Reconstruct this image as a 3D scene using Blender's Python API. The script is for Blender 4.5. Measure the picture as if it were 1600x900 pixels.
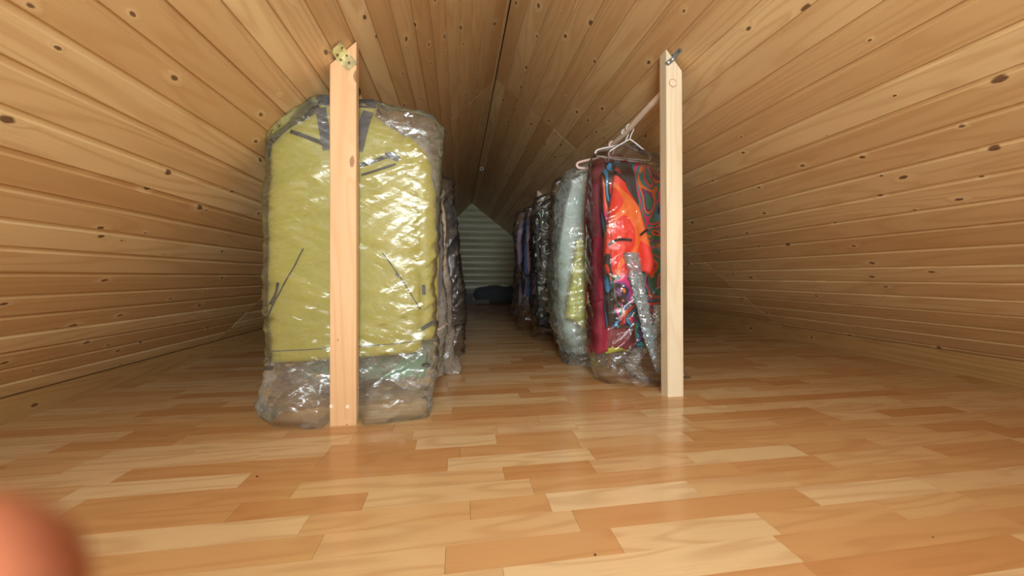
import bpy, bmesh, math, random
from mathutils import Vector, Matrix, noise

# ---------------------------------------------------------------- camera, light, exposure
for o in list(bpy.data.objects):
    bpy.data.objects.remove(o)
S = bpy.context.scene
COL = S.collection
cam = bpy.data.cameras.new('camera')
camo = bpy.data.objects.new('camera', cam)
COL.objects.link(camo)
camo.location = (0, 0, .49)
camo.rotation_euler = (math.radians(90), 0, math.radians(-8.48))
cam.sensor_width = 36
cam.lens = 570 / 1600 * 36
cam.shift_y = -18 / 1600
cam.clip_start = .004
cam.dof.use_dof = True
cam.dof.focus_distance = 1.45
cam.dof.aperture_fstop = 5.2
S.camera = camo

W = bpy.data.worlds.new('world')
S.world = W
W.use_nodes = True
W.node_tree.nodes['Background'].inputs[0].default_value = (.75, .87, 1, 1)
W.node_tree.nodes['Background'].inputs[1].default_value = 1.0

WINX0, WINX1, WINZ0, WINZ1, WINY = -.27, .45, .58, 1.26, -.85
ld = bpy.data.lights.new('window_behind_offscreen', 'AREA')
ld.shape = 'RECTANGLE'
ld.size = WINX1 - WINX0
ld.size_y = WINZ1 - WINZ0
ld.energy = 65
ld.color = (.91, .975, 1.0)
lo = bpy.data.objects.new('window_behind_offscreen', ld)
COL.objects.link(lo)
lo.location = ((WINX0 + WINX1) / 2, WINY - .02, (WINZ0 + WINZ1) / 2)
lo.rotation_euler = (math.radians(90), 0, 0)      # -Z turned to +Y, into the attic

S.view_settings.view_transform = 'Standard'
S.view_settings.look = 'None'
S.view_settings.gamma = 1
S.view_settings.use_curve_mapping = False
S.view_settings.exposure = 0.0
try:
    S.cycles.transparent_max_bounces = 32
    S.cycles.max_bounces = 12
    S.cycles.diffuse_bounces = 6
except Exception:
    pass

# ---------------------------------------------------------------- room measures (metres)
EL, ER = -1.49, 2.479            # foot of the left and right slope
RX, RZ = .262, 1.87              # ridge
TL, TR = .09, .116               # tops of the base timbers
YB, YF = -.85, 6.9              # window gable behind, far gable
YJ = 2.54                        # butt joint of the ceiling boards


def zl(x): return RZ - (RX - x) * (RZ - TL) / (RX - EL)
def zr(x): return RZ - (x - RX) * (RZ - TR) / (ER - RX)


def under(x, z, gap):
    """keep hanging things below the slopes"""
    return min(z, (zl(x) if x < RX else zr(x)) - gap)


# ---------------------------------------------------------------- node helpers
def lin(r, g, b):
    f = lambda v: (v / 255 / 12.92) if v / 255 <= .04045 else ((v / 255 + .055) / 1.055) ** 2.4
    return (f(r), f(g), f(b), 1)


class NT:
    def __init__(s, name):
        s.m = bpy.data.materials.new(name)
        s.m.use_nodes = True
        s.t = s.m.node_tree
        s.t.nodes.clear()
        s.out = s.t.nodes.new('ShaderNodeOutputMaterial')

    def n(s, kind, ins=None, **kw):
        nd = s.t.nodes.new('ShaderNode' + kind)
        for k, v in kw.items():
            setattr(nd, k, v)
        for k, v in (ins or {}).items():
            s.set(nd.inputs[k], v)
        return nd

    def set(s, sock, v):
        if isinstance(v, bpy.types.NodeSocket):
            s.t.links.new(v, sock)
        elif isinstance(v, bpy.types.Node):
            s.t.links.new(v.outputs[0], sock)
        else:
            sock.default_value = v

    def math(s, op, a, b=0.0, c=0.0, clamp=False):
        nd = s.n('Math', operation=op, use_clamp=clamp)
        s.set(nd.inputs[0], a)
        s.set(nd.inputs[1], b)
        s.set(nd.inputs[2], c)
        return nd.outputs[0]

    def mix(s, f, a, b, mode='MIX'):
        nd = s.n('Mix', data_type='RGBA', blend_type=mode)
        s.set(nd.inputs[0], f)
        s.set(nd.inputs[6], a)
        s.set(nd.inputs[7], b)
        return nd.outputs[2]

    def step(s, x, lo, hi):
        nd = s.n('MapRange', interpolation_type='SMOOTHSTEP')
        s.set(nd.inputs[0], x)
        s.set(nd.inputs[1], lo)
        s.set(nd.inputs[2], hi)
        return nd.outputs[0]

    def ramp(s, fac, stops, interp='LINEAR'):
        nd = s.n('ValToRGB')
        cr = nd.color_ramp
        cr.interpolation = interp
        while len(cr.elements) < len(stops):
            cr.elements.new(.5)
        for e, (p, col) in zip(cr.elements, stops):
            e.position = p
            e.color = col
        s.set(nd.inputs[0], fac)
        return nd.outputs[0]

    def attr(s, name, typ='OBJECT'):
        return s.n('Attribute', attribute_name=name, attribute_type=typ).outputs['Fac']

    def done(s, sh):
        s.set(s.out.inputs[0], sh)
        return s.m


def wood(name, light, dark, knot, knots=1.0, gloss=.35, ring=.5, tonemix=.5, coord='UV', ku=4.2, kv=7.5):
    """lacquered softwood: u runs along the grain; tone and seed come from each board"""
    t = NT(name)
    if coord == 'UV':
        v = t.n('UVMap', uv_map='UVMap').outputs[0]
        seed, tone = t.attr('seed'), t.attr('tone')
    else:
        v = t.n('TexCoord').outputs['Object']
        seed, tone = t.attr('seed'), t.attr('tone')
    sp = t.n('SeparateXYZ', {0: v})
    u = t.math('MULTIPLY_ADD', seed, 17.3, sp.outputs[0])
    w = t.math('MULTIPLY_ADD', seed, 5.9, sp.outputs[1])
    # knots
    kc = t.n('CombineXYZ', {0: t.math('MULTIPLY', u, ku), 1: t.math('MULTIPLY', w, kv)})
    vo = t.n('TexVoronoi', {'Vector': kc, 'Scale': 1.0}, voronoi_dimensions='2D')
    cs = t.n('SeparateColor', {0: vo.outputs['Color']})
    r = t.math('MULTIPLY_ADD', cs.outputs[0], .06, .02)
    has = t.step(cs.outputs[1], .36, .40)
    wob = t.n('TexNoise', {'Vector': kc, 'Scale': 9.0, 'Detail': 1.0}).outputs[0]
    d = t.math('MULTIPLY_ADD', t.math('SUBTRACT', wob, .5), .07, vo.outputs['Distance'])
    km = t.math('MULTIPLY', t.math('SUBTRACT', 1.0, t.step(d, t.math('MULTIPLY', r, .6), r)), has)
    kr = t.math('MULTIPLY', t.math('SUBTRACT', 1.0, t.step(d, r, t.math('MULTIPLY', r, 3.4))), has)
    # growth rings bending round the knots
    gc = t.n('CombineXYZ', {0: t.math('MULTIPLY', u, .9), 1: t.math('MULTIPLY', w, 9.0), 2: t.math('MULTIPLY', seed, 31.0)})
    g = t.n('TexNoise', {'Vector': gc, 'Scale': 1.0, 'Detail': 1.5, 'Roughness': .4}).outputs[0]
    ph = t.math('ADD', t.math('MULTIPLY', g, 62.0), t.math('MULTIPLY', kr, 4.5))
    rg = t.math('POWER', t.math('MULTIPLY_ADD', t.math('SINE', ph), .5, .5), 3.0)
    fc = t.n('CombineXYZ', {0: t.math('MULTIPLY', u, 6.0), 1: t.math('MULTIPLY', w, 330.0)})
    fib = t.n('TexNoise', {'Vector': fc, 'Scale': 1.0, 'Detail': 2.0}).outputs[0]
    lw = t.n('CombineXYZ', {0: t.math('MULTIPLY', u, 1.3), 1: t.math('MULTIPLY', w, 4.0), 2: 3.3})
    low = t.n('TexNoise', {'Vector': lw, 'Scale': 1.0, 'Detail': 2.0}).outputs[0]
    base = t.mix(t.math('MULTIPLY', tone, tonemix), light, dark)
    base = t.mix(t.math('MULTIPLY', t.step(low, .35, .75), .35), base, dark)
    base = t.mix(t.math('MULTIPLY', rg, ring), base, dark)
    base = t.mix(t.math('MULTIPLY', t.step(fib, .5, .8), .25), base, dark)
    if knots:
        base = t.mix(t.math('MULTIPLY', kr, .45 * knots), base, light)
        base = t.mix(t.math('MULTIPLY', km, .9 * knots), base, knot)
    bh = t.math('MULTIPLY_ADD', rg, -.3, t.math('MULTIPLY', fib, .25))
    bh = t.math('MULTIPLY_ADD', kr, .8, bh)
    bp = t.n('Bump', {'Strength': .25, 'Distance': .003, 'Height': bh})
    p = t.n('BsdfPrincipled', {'Base Color': base, 'Roughness': gloss, 'Normal': bp.outputs[0]})
    return t.done(p.outputs[0])


def floorwood(name, geo):
    t = NT(name)
    pos = t.n('NewGeometry').outputs['Position']
    kind = 'GEOMETRY' if geo else 'OBJECT'
    tone, seed = t.attr('tone', kind), t.attr('seed', kind)
    sp = t.n('SeparateXYZ', {0: pos})
    u = t.math('MULTIPLY_ADD', seed, 17.0, sp.outputs[0])
    w = t.math('MULTIPLY_ADD', seed, 7.0, sp.outputs[1])
    gc = t.n('CombineXYZ', {0: t.math('MULTIPLY', u, 2.0), 1: t.math('MULTIPLY', w, 14.0), 2: t.math('MULTIPLY', seed, 40.0)})
    g = t.n('TexNoise', {'Vector': gc, 'Scale': 1.0, 'Detail': 1.0, 'Roughness': .4}).outputs[0]
    rg = t.math('POWER', t.math('MULTIPLY_ADD', t.math('SINE', t.math('MULTIPLY', g, 34.0)), .5, .5), 3.0)
    fc = t.n('CombineXYZ', {0: t.math('MULTIPLY', u, 9.0), 1: t.math('MULTIPLY', w, 260.0)})
    fib = t.n('TexNoise', {'Vector': fc, 'Scale': 1.0, 'Detail': 2.0}).outputs[0]
    base = t.ramp(tone, [(0, lin(216, 190, 146)), (.5, lin(202, 162, 110)), (1, lin(186, 134, 82))])
    dk = lin(168, 116, 70)
    base = t.mix(t.math('MULTIPLY', rg, .30), base, dk)
    base = t.mix(t.math('MULTIPLY', t.step(fib, .5, .8), .18), base, dk)
    rn = t.n('TexNoise', {'Vector': pos, 'Scale': 3.0, 'Detail': 3.0}).outputs[0]
    rough = t.math('MULTIPLY_ADD', rn, .12, .12)
    bp = t.n('Bump', {'Strength': .06, 'Distance': .001, 'Height': fib})
    p = t.n('BsdfPrincipled', {'Base Color': base, 'Roughness': rough, 'Normal': bp.outputs[0]})
    return t.done(p.outputs[0])


def plain(name, col, rough=.5, metal=0.0, var=.12, scale=30.0, bump=.0, bscale=60.0, sheen=0.0):
    t = NT(name)
    pos = t.n('TexCoord').outputs['Object']
    ns = t.n('TexNoise', {'Vector': pos, 'Scale': scale, 'Detail': 3.0}).outputs[0]
    dk = tuple(c * (1 - 2.2 * var) for c in col[:3]) + (1,)
    base = t.mix(t.step(ns, .3, .75), col, dk)
    ins = {'Base Color': base, 'Roughness': rough, 'Metallic': metal}
    if sheen:
        ins['Sheen Weight'] = sheen
    if bump:
        nb = t.n('TexNoise', {'Vector': pos, 'Scale': bscale, 'Detail': 3.0}).outputs[0]
        ins['Normal'] = t.n('Bump', {'Strength': bump, 'Distance': .004, 'Height': nb}).outputs[0]
    return t.done(t.n('BsdfPrincipled', ins).outputs[0])


def fabric(name, col, rough=.75, wr=.5, wscale=(18, 18, 5), weave=0):
    """cloth with hanging wrinkles"""
    t = NT(name)
    pos = t.n('TexCoord').outputs['Object']
    mp = t.n('Mapping', {'Vector': pos, 'Scale': wscale})
    nb = t.n('TexNoise', {'Vector': mp.outputs[0], 'Scale': 1.0, 'Detail': 4.0, 'Distortion': .6}).outputs[0]
    wv = t.n('TexNoise', {'Vector': pos, 'Scale': 420.0, 'Detail': 1.0}).outputs[0]
    base = t.mix(wv, tuple(c * .92 for c in col[:3]) + (1,), col)
    bp = t.n('Bump', {'Strength': wr, 'Distance': .012, 'Height': nb})
    return t.done(t.n('BsdfPrincipled', {'Base Color': base, 'Roughness': rough, 'Normal': bp.outputs[0], 'Sheen Weight': .15}).outputs[0])


def printed(name, cols, scale=4.0, dist=2.5, seed=0.0, stretch=(1, 1, 1), rough=.55, freq=2.0):
    """flowing colour-field print"""
    t = NT(name)
    pos = t.n('TexCoord').outputs['Object']
    mp = t.n('Mapping', {'Vector': pos, 'Location': (seed, seed * .7, seed * 1.3), 'Scale': stretch})
    ns = t.n('TexNoise', {'Vector': mp.outputs[0], 'Scale': scale, 'Detail': 1.2, 'Roughness': .4, 'Distortion': dist}).outputs[0]
    f = t.math('FRACT', t.math('MULTIPLY', ns, freq))
    n = len(cols)
    col = t.ramp(f, [(i / n, c) for i, c in enumerate(cols)], 'CONSTANT')
    nb = t.n('TexNoise', {'Vector': pos, 'Scale': 26.0, 'Detail': 3.0}).outputs[0]
    bp = t.n('Bump', {'Strength': .35, 'Distance': .008, 'Height': nb})
    return t.done(t.n('BsdfPrincipled', {'Base Color': col, 'Roughness': rough, 'Normal': bp.outputs[0]}).outputs[0])


def film(name, haze, tint=(.86, .86, .83), rough=.10, spec=1.0, bump=.6, crease=.35, strokes=((.35, (9, 9, 60)), (-.5, (12, 12, 75)))):
    """thin clear plastic film: see-through, milky along its creases, glossy; strokes: (tilt, scale) of each crease set"""
    t = NT(name)
    pos = t.n('TexCoord').outputs['Object']
    hgt, rid = None, None
    for i, (ang, sc) in enumerate(strokes):
        rot = t.n('Mapping', {'Vector': pos, 'Rotation': (0, ang, ang * .3)})
        mp = t.n('Mapping', {'Vector': rot.outputs[0], 'Scale': sc, 'Location': (i * 3.7, 0, i * 1.9)})
        n1 = t.n('TexNoise', {'Vector': mp.outputs[0], 'Scale': 1.0, 'Detail': 3.0, 'Roughness': .55, 'Distortion': .5}).outputs[0]
        r1 = t.math('SUBTRACT', 1.0, t.step(t.math('ABSOLUTE', t.math('SUBTRACT', n1, .5)), .0, .06))
        h1 = t.math('ABSOLUTE', t.math('SUBTRACT', n1, .5))
        hgt = h1 if hgt is None else t.math('ADD', hgt, h1)
        rid = r1 if rid is None else t.math('MAXIMUM', rid, r1)
    bp = t.n('Bump', {'Strength': bump, 'Distance': .008, 'Height': hgt}).outputs[0]
    mil = t.n('MixShader', {0: .5, 1: t.n('BsdfDiffuse', {'Color': tint + (1,), 'Normal': bp}).outputs[0],
                            2: t.n('BsdfTranslucent', {'Color': tint + (1,)}).outputs[0]})
    tr = t.n('BsdfTransparent', {'Color': (.97, .975, .97, 1)})
    hz = t.math('MULTIPLY_ADD', rid, crease, haze, clamp=True)
    a = t.n('MixShader', {0: hz, 1: tr.outputs[0], 2: mil.outputs[0]})
    fr = t.n('Fresnel', {'IOR': 1.5, 'Normal': bp}).outputs[0]
    fac = t.math('MULTIPLY', fr, spec * 1.6, clamp=True)
    gl = t.n('BsdfGlossy', {'Color': (.95, .98, 1, 1), 'Roughness': rough, 'Normal': bp})
    b = t.n('MixShader', {0: fac, 1: a.outputs[0], 2: gl.outputs[0]})
    return t.done(b.outputs[0])


def skinmat():
    t = NT('skin')
    pos = t.n('TexCoord').outputs['Object']
    ns = t.n('TexNoise', {'Vector': pos, 'Scale': 200.0, 'Detail': 3.0}).outputs[0]
    base = t.mix(ns, lin(178, 112, 82), lin(158, 90, 64))
    return t.done(t.n('BsdfPrincipled', {'Base Color': base, 'Roughness': .5, 'Subsurface Weight': .15,
                                          'Subsurface Radius': (.01, .004, .002), 'Subsurface Scale': .3}).outputs[0])


M = {}
M['pine_left'] = wood('slope_pine', lin(224, 196, 146), lin(182, 138, 86), lin(94, 62, 40), ring=.36, gloss=.42, tonemix=.7, ku=5.2, kv=8.5)
M['pine_right'] = wood('wide_slope_pine', lin(224, 196, 146), lin(182, 138, 86), lin(94, 62, 40), ring=.36, gloss=.42, tonemix=.7, ku=4.4, kv=7.2)
M['pine_gable'] = wood('grey_pine', lin(214, 218, 194), lin(170, 164, 128), lin(60, 48, 32), knots=1.2, ring=.2, gloss=.3, ku=7, kv=9)
M['post_left'] = wood('planed_post_pine', lin(226, 190, 146), lin(198, 150, 100), lin(125, 72, 38), ring=.30, gloss=.5, ku=3.3, kv=8, knots=.8)
M['post_right'] = wood('pale_post_pine', lin(234, 224, 196), lin(206, 182, 142), lin(125, 86, 55), ring=.25, gloss=.5, ku=3.3, kv=8, knots=.7)
M['base_timber'] = wood('base_timber_pine', lin(190, 154, 98), lin(146, 102, 58), lin(90, 58, 32), ring=.4, gloss=.5)
M['stave'] = floorwood('laminate_stave', False)
M['stave_far'] = floorwood('laminate_stave_far', True)
M['dowel'] = wood('dowel_wood', lin(240, 228, 208), lin(216, 186, 152), lin(150, 110, 75), knots=0, ring=.2, gloss=.5)
M['backing'] = plain('dark_backing', lin(60, 42, 26), .9)
M['white_wall'] = plain('whitewashed_board', lin(206, 180, 140), .8)
M['zinc_gold'] = plain('yellow_zinc', lin(206, 196, 150), .35, .75, var=.15, scale=60)
M['zinc_dark'] = plain('grey_steel', lin(150, 156, 152), .4, .7)
M['screw'] = plain('screw_steel', lin(130, 120, 80), .35, .9)
M['olive'] = fabric('olive_nylon', lin(168, 158, 64), .5, .35, (12, 12, 14))
M['black_trim'] = plain('black_trim', lin(34, 34, 36), .5)
M['dark_lining'] = fabric('dark_grey_lining', lin(78, 74, 78), .8)
M['bluegrey'] = fabric('blue_grey_cloth', lin(110, 116, 124), .8)
M['green_cloth'] = fabric('green_cloth', lin(100, 158, 120), .7)
M['beige_cloth'] = fabric('beige_cloth', lin(206, 196, 176), .8)
M['dark_cloth'] = fabric('charcoal_cloth', lin(56, 54, 54), .8)
M['brown_cloth'] = fabric('brown_cloth', lin(110, 80, 54), .9)
M['blue_cloth'] = fabric('blue_cloth', lin(56, 100, 160), .8)
M['lavender'] = fabric('lavender_cloth', lin(140, 124, 150), .8)
M['lime'] = fabric('lime_satin', lin(200, 204, 62), .45, .5)
M['crimson'] = fabric('crimson_cloth', lin(182, 18, 62), .55, .5)
M['maroon'] = fabric('maroon_cloth', lin(140, 40, 56), .6, .5)
M['pale_teal'] = fabric('pale_grey_teal_cloth', lin(214, 238, 236), .6, .8, (22, 22, 14))
M['red_cord'] = plain('red_stripe', lin(220, 50, 36), .6)
M['hanger_white'] = plain('white_plastic', lin(236, 238, 240), .35, var=.03)
M['hanger_pink'] = plain('pale_pink_plastic', lin(240, 212, 206), .35, var=.03)
M['hanger_dark'] = plain('black_plastic', lin(36, 36, 38), .4)
M['bundle'] = fabric('dark_grey_quilt', lin(70, 74, 80), .9)
M['cardboard_grey'] = plain('grey_card', lin(110, 106, 100), .8)
M['crumb'] = plain('dark_crumb', lin(44, 30, 20), .9)
M['frame_white'] = plain('white_paint', lin(225, 225, 222), .5, var=.03)
M['skin'] = skinmat()
M['nail'] = plain('nail', lin(214, 160, 138), .3, var=.04)
BLK, RED, ORG = lin(30, 26, 30), lin(236, 58, 40), lin(246, 120, 42)
PNK, CYN, TEA, GRN = lin(232, 40, 120), lin(40, 150, 214), lin(28, 140, 130), lin(34, 130, 84)
NAV, YEL, CRM, PUR = lin(44, 42, 96), lin(240, 190, 70), lin(232, 206, 150), lin(120, 60, 130)
M['swirl'] = printed('swirling_print', [TEA, GRN, ORG, RED, NAV, CYN, GRN, PNK, TEA, ORG, PUR], 4.2, 2.2, 3.1, (1, 1, .8), freq=3.2)
M['orange_print'] = printed('orange_red_print', [RED, RED, ORG, RED, RED, ORG, RED, RED, ORG, RED, RED, BLK], 2.6, 1.0, 7.4, (1, 1, .6), freq=1.6)
M['hem_print'] = printed('dark_hem_print', [BLK, GRN, PNK, PUR, BLK, ORG, TEA], 6, 1.6, 1.2, freq=2.4)
M['black_print'] = printed('black_bright_print', [BLK, BLK, CYN, BLK, PNK, ORG, BLK, CYN, BLK, RED], 3.4, .9, 12.0, (1, 1, .55), freq=3.0)
M['floral'] = printed('dark_floral_print', [BLK, lin(40, 60, 50), lin(190, 210, 196), BLK, lin(50, 110, 80), lin(70, 64, 50), BLK], 9, 1.8, 5.0, freq=2.2)
M['sequin'] = printed('navy_sequin', [NAV, lin(30, 30, 60), TEA, NAV, PUR], 30, .5, 2.0, rough=.25, freq=2.5)
VERT = ((.25, (70, 70, 9)), (-.45, (60, 60, 12)), (1.0, (50, 50, 14)))
M['film_milky'] = film('milky_film', .07, (.85, .85, .78), .12, .62, .3, .09)
M['film_beige'] = film('beige_milky_film', .36, (.74, .70, .62), .16, .7, .35, .20, VERT)
M['film_clear'] = film('clear_film', .006, (.9, .95, .97), .05, .95, .35, .025, VERT)
M['film_pale'] = film('pale_film', .09, (.84, 1.0, 1.0), .06, 1.4, .4, .24, VERT)
M['film_foil'] = film('foil_like_film', .16, (.62, .9, 1.0), .06, 2.6, .5, .35, VERT)


# ---------------------------------------------------------------- object helpers
def tag(o, label=None, cat=None, group=None, kind=None):
    for k, v in (('label', label), ('category', cat), ('group', group), ('kind', kind)):
        if v:
            o[k] = v
    return o


def empty(name, loc, label=None, cat=None, group=None, kind=None):
    o = bpy.data.objects.new(name, None)
    COL.objects.link(o)
    o.location = loc
    o.empty_display_size = .05
    return tag(o, label, cat, group, kind)


def put(name, verts, faces, mat, parent=None, smooth=False, uvs=None):
    """a mesh object from world coordinates; under a parent it is stored relative to it"""
    off = Vector((0, 0, 0))
    if parent is not None:
        off = Vector(parent.location)
        if parent.parent is not None:
            off = off + Vector(parent.parent.location)
    else:
        xs = [v[0] for v in verts]; ys = [v[1] for v in verts]; zs = [v[2] for v in verts]
        off = Vector(((min(xs) + max(xs)) / 2, (min(ys) + max(ys)) / 2, min(zs)))
    me = bpy.data.meshes.new(name)
    me.from_pydata([tuple(Vector(v) - off) for v in verts], [], faces)
    if uvs:
        ul = me.uv_layers.new(name='UVMap')
        for lp in me.loops:
            ul.data[lp.index].uv = uvs[lp.vertex_index]
    me.materials.append(M[mat])
    bm = bmesh.new(); bm.from_mesh(me)
    bmesh.ops.recalc_face_normals(bm, faces=bm.faces)
    bm.to_mesh(me); bm.free()
    if smooth:
        for p in me.polygons:
            p.use_smooth = True
    o = bpy.data.objects.new(name, me)
    COL.objects.link(o)
    if parent is not None:
        o.parent = parent
    else:
        o.location = off
    return o


def boxvf(x0, x1, y0, y1, z0, z1):
    v = [(x, y, z) for z in (z0, z1) for y in (y0, y1) for x in (x0, x1)]
    return v, [(0, 1, 3, 2), (4, 5, 7, 6), (0, 1, 5, 4), (2, 3, 7, 6), (0, 2, 6, 4), (1, 3, 7, 5)]


def tube(pts, r, n=10, closed=False):
    V, Fc = [], []
    pts = [Vector(p) for p in pts]
    m = len(pts)
    up = None
    for i, p in enumerate(pts):
        a = pts[(i - 1) % m] if (closed or i) else p
        b = pts[(i + 1) % m] if (closed or i < m - 1) else p
        d = (b - a).normalized()
        if up is None:
            up = d.orthogonal().normalized()
        up = (up - d * up.dot(d)).normalized()
        q = d.cross(up)
        rr = r[i] if isinstance(r, (list, tuple)) else r
        for k in range(n):
            t = 2 * math.pi * k / n
            V.append(p + (up * math.cos(t) + q * math.sin(t)) * rr)
    for i in range(m if closed else m - 1):
        for k in range(n):
            j = (i + 1) % m
            Fc.append((i * n + k, i * n + (k + 1) % n, j * n + (k + 1) % n, j * n + k))
    if not closed:
        Fc.append(tuple(range(n)))
        Fc.append(tuple(range((m - 1) * n, m * n)))
    return V, Fc


def loft(rings, cap0=True, cap1=True):
    n = len(rings[0])
    V = [v for r in rings for v in r]
    Fc = []
    for i in range(len(rings) - 1):
        for k in range(n):
            Fc.append((i * n + k, i * n + (k + 1) % n, (i + 1) * n + (k + 1) % n, (i + 1) * n + k))
    if cap0: Fc.append(tuple(range(n)))
    if cap1: Fc.append(tuple(range((len(rings) - 1) * n, len(rings) * n)))
    return V, Fc


def arc(pts, sub=8):
    """smooth polyline through points (Catmull-Rom)"""
    P = [Vector(p) for p in pts]
    out = []
    for i in range(len(P) - 1):
        a, b, c, d = P[max(i - 1, 0)], P[i], P[i + 1], P[min(i + 2, len(P) - 1)]
        for k in range(sub):
            t = k / sub
            out.append(.5 * ((2 * b) + (c - a) * t + (2 * a - 5 * b + 4 * c - d) * t * t + (3 * b - a - 3 * c + d) * t ** 3))
    out.append(P[-1])
    return out


def lerp(tab, z):
    if z <= tab[0][0]: return tab[0][1:]
    for a, b in zip(tab, tab[1:]):
        if z <= b[0]:
            t = (z - a[0]) / (b[0] - a[0])
            t = t * t * (3 - 2 * t) * .5 + t * .5
            return tuple(p + (q - p) * t for p, q in zip(a[1:], b[1:]))
    return tab[-1][1:]


# ---------------------------------------------------------------- floor: laminate staves
rnd = random.Random(5)
floor_v, floor_f = boxvf(EL - .05, ER + .05, YB - .05, YF + .05, -.08, -.006)
floor = tag(put('floor', floor_v, floor_f, 'backing'), 'glossy light beech strip floor of short staves', kind='structure')
SW = .0645
known = {}
for x0, x1, y, tone in [
        (-.499, -.026, .96, .82), (-.026, .366, .964, .12), (.114, .344, .9, .85), (-.368, .114, .9, .35),
        (.172, .707, .83, .62), (-.20, .172, .83, .25), (.195, .541, .765, .02), (.026, .195, .765, .6), (-.30, .026, .765, .45),
        (.541, .80, .765, .35), (.236, .77, .705, .75), (-.25, .236, .705, .35), (.77, 1.1, .705, .1),
        (-.021, .293, .64, .68), (.293, .61, .638, .15), (-.45, -.021, .64, .3), (.61, .9, .64, .55), (.075, .589, .58, .1),
        (.589, 1.101, .57, .7), (.698, 1.213, 1.048, .72), (1.499, 1.768, .95, .85), (1.321, 1.65, .86, .8),
        (1.179, 1.295, 1.13, .9), (.782, .942, 1.17, .75), (-.864, -.507, .95, .05), (-.807, -.368, .885, .7),
        (-1.128, -.821, 1.23, .8), (-.976, -.539, 1.125, .12), (.66, 1.002, 1.245, .02), (.618, .953, .92, .08),
        (.402, .526, .77, .05), (.115, .36, 1.09, .7), (-.12, .115, 1.09, .1)]:
    j = round((y - .900) / SW)
    known.setdefault(j, []).append((x0, x1, tone))
staves = []
for j in range(math.floor((YB - .9) / SW), math.ceil((YF - .9) / SW)):
    yc = .9 + SW * j
    segs = sorted(known.get(j, []))
    x = EL + .0
    out = []
    r2 = random.Random(j * 7 + 3)
    lens = (.22, .3, .36, .42, .5)
    while x < ER:
        nxt = [s for s in segs if s[1] > x + .02]
        if nxt and nxt[0][0] <= x + .03:
            out.append((x, nxt[0][1], nxt[0][2])); x = nxt[0][1]; continue
        lim = nxt[0][0] if nxt else ER
        e = x + r2.choice(lens) * r2.uniform(.8, 1.15)
        if x == EL: e = x + r2.uniform(.05, .4)
        if e > lim - .08: e = lim
        tn = r2.random()
        tn = .08 + .5 * tn if r2.random() < .72 else .62 + .33 * tn
        out.append((x, e, tn)); x = e
    for (a, b, tn) in out:
        staves.append((yc, a, b, tn))


def size_in_view(s):
    y = s[0]; xm = (s[1] + s[2]) / 2
    c, sn = math.cos(math.radians(8.48)), math.sin(math.radians(8.48))
    zc = xm * sn + y * c; xc = xm * c - y * sn
    if zc < .56 or abs(xc / zc) > 1.55: return 0
    return (s[2] - s[1]) / zc ** 2


staves.sort(key=size_in_view, reverse=True)
near, far = staves[:298], staves[298:]
me0 = None
for (yc, a, b, tn) in near:
    if me0 is None:
        v, f = boxvf(-.5, .5, -.5, .5, -.006, 0)
        bm = bmesh.new()
        bv = [bm.verts.new(p) for p in v]
        for q in f: bm.faces.new([bv[i] for i in q])
        bmesh.ops.recalc_face_normals(bm, faces=bm.faces)
        me0 = bpy.data.meshes.new('stave'); bm.to_mesh(me0); bm.free()
        me0.materials.append(M['stave'])
    o = bpy.data.objects.new('stave', me0)
    COL.objects.link(o)
    o.parent = floor
    o.location = Vector(((a + b) / 2, yc, rnd.uniform(-.00012, 0))) - floor.location
    o.scale = (b - a - .0006, SW - .0004, 1)
    o['tone'] = float(tn); o['seed'] = rnd.random()
V, Fc, tones, seeds = [], [], [], []
for (yc, a, b, tn) in far:
    v, f = boxvf(a + .0003, b - .0003, yc - SW / 2 + .0002, yc + SW / 2 - .0002, -.006, 0)
    n0 = len(V); V += v; Fc += [tuple(i + n0 for i in q) for q in f]
    sd = rnd.random()
    tones += [tn] * 8; seeds += [sd] * 8
fo = put('stave_rows', V, Fc, 'stave_far', floor)
for nm, data in (('tone', tones), ('seed', seeds)):
    at = fo.data.attributes.new(nm, 'FLOAT', 'POINT')
    at.data.foreach_set('value', data)
fo['kind'] = 'stuff'

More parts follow.
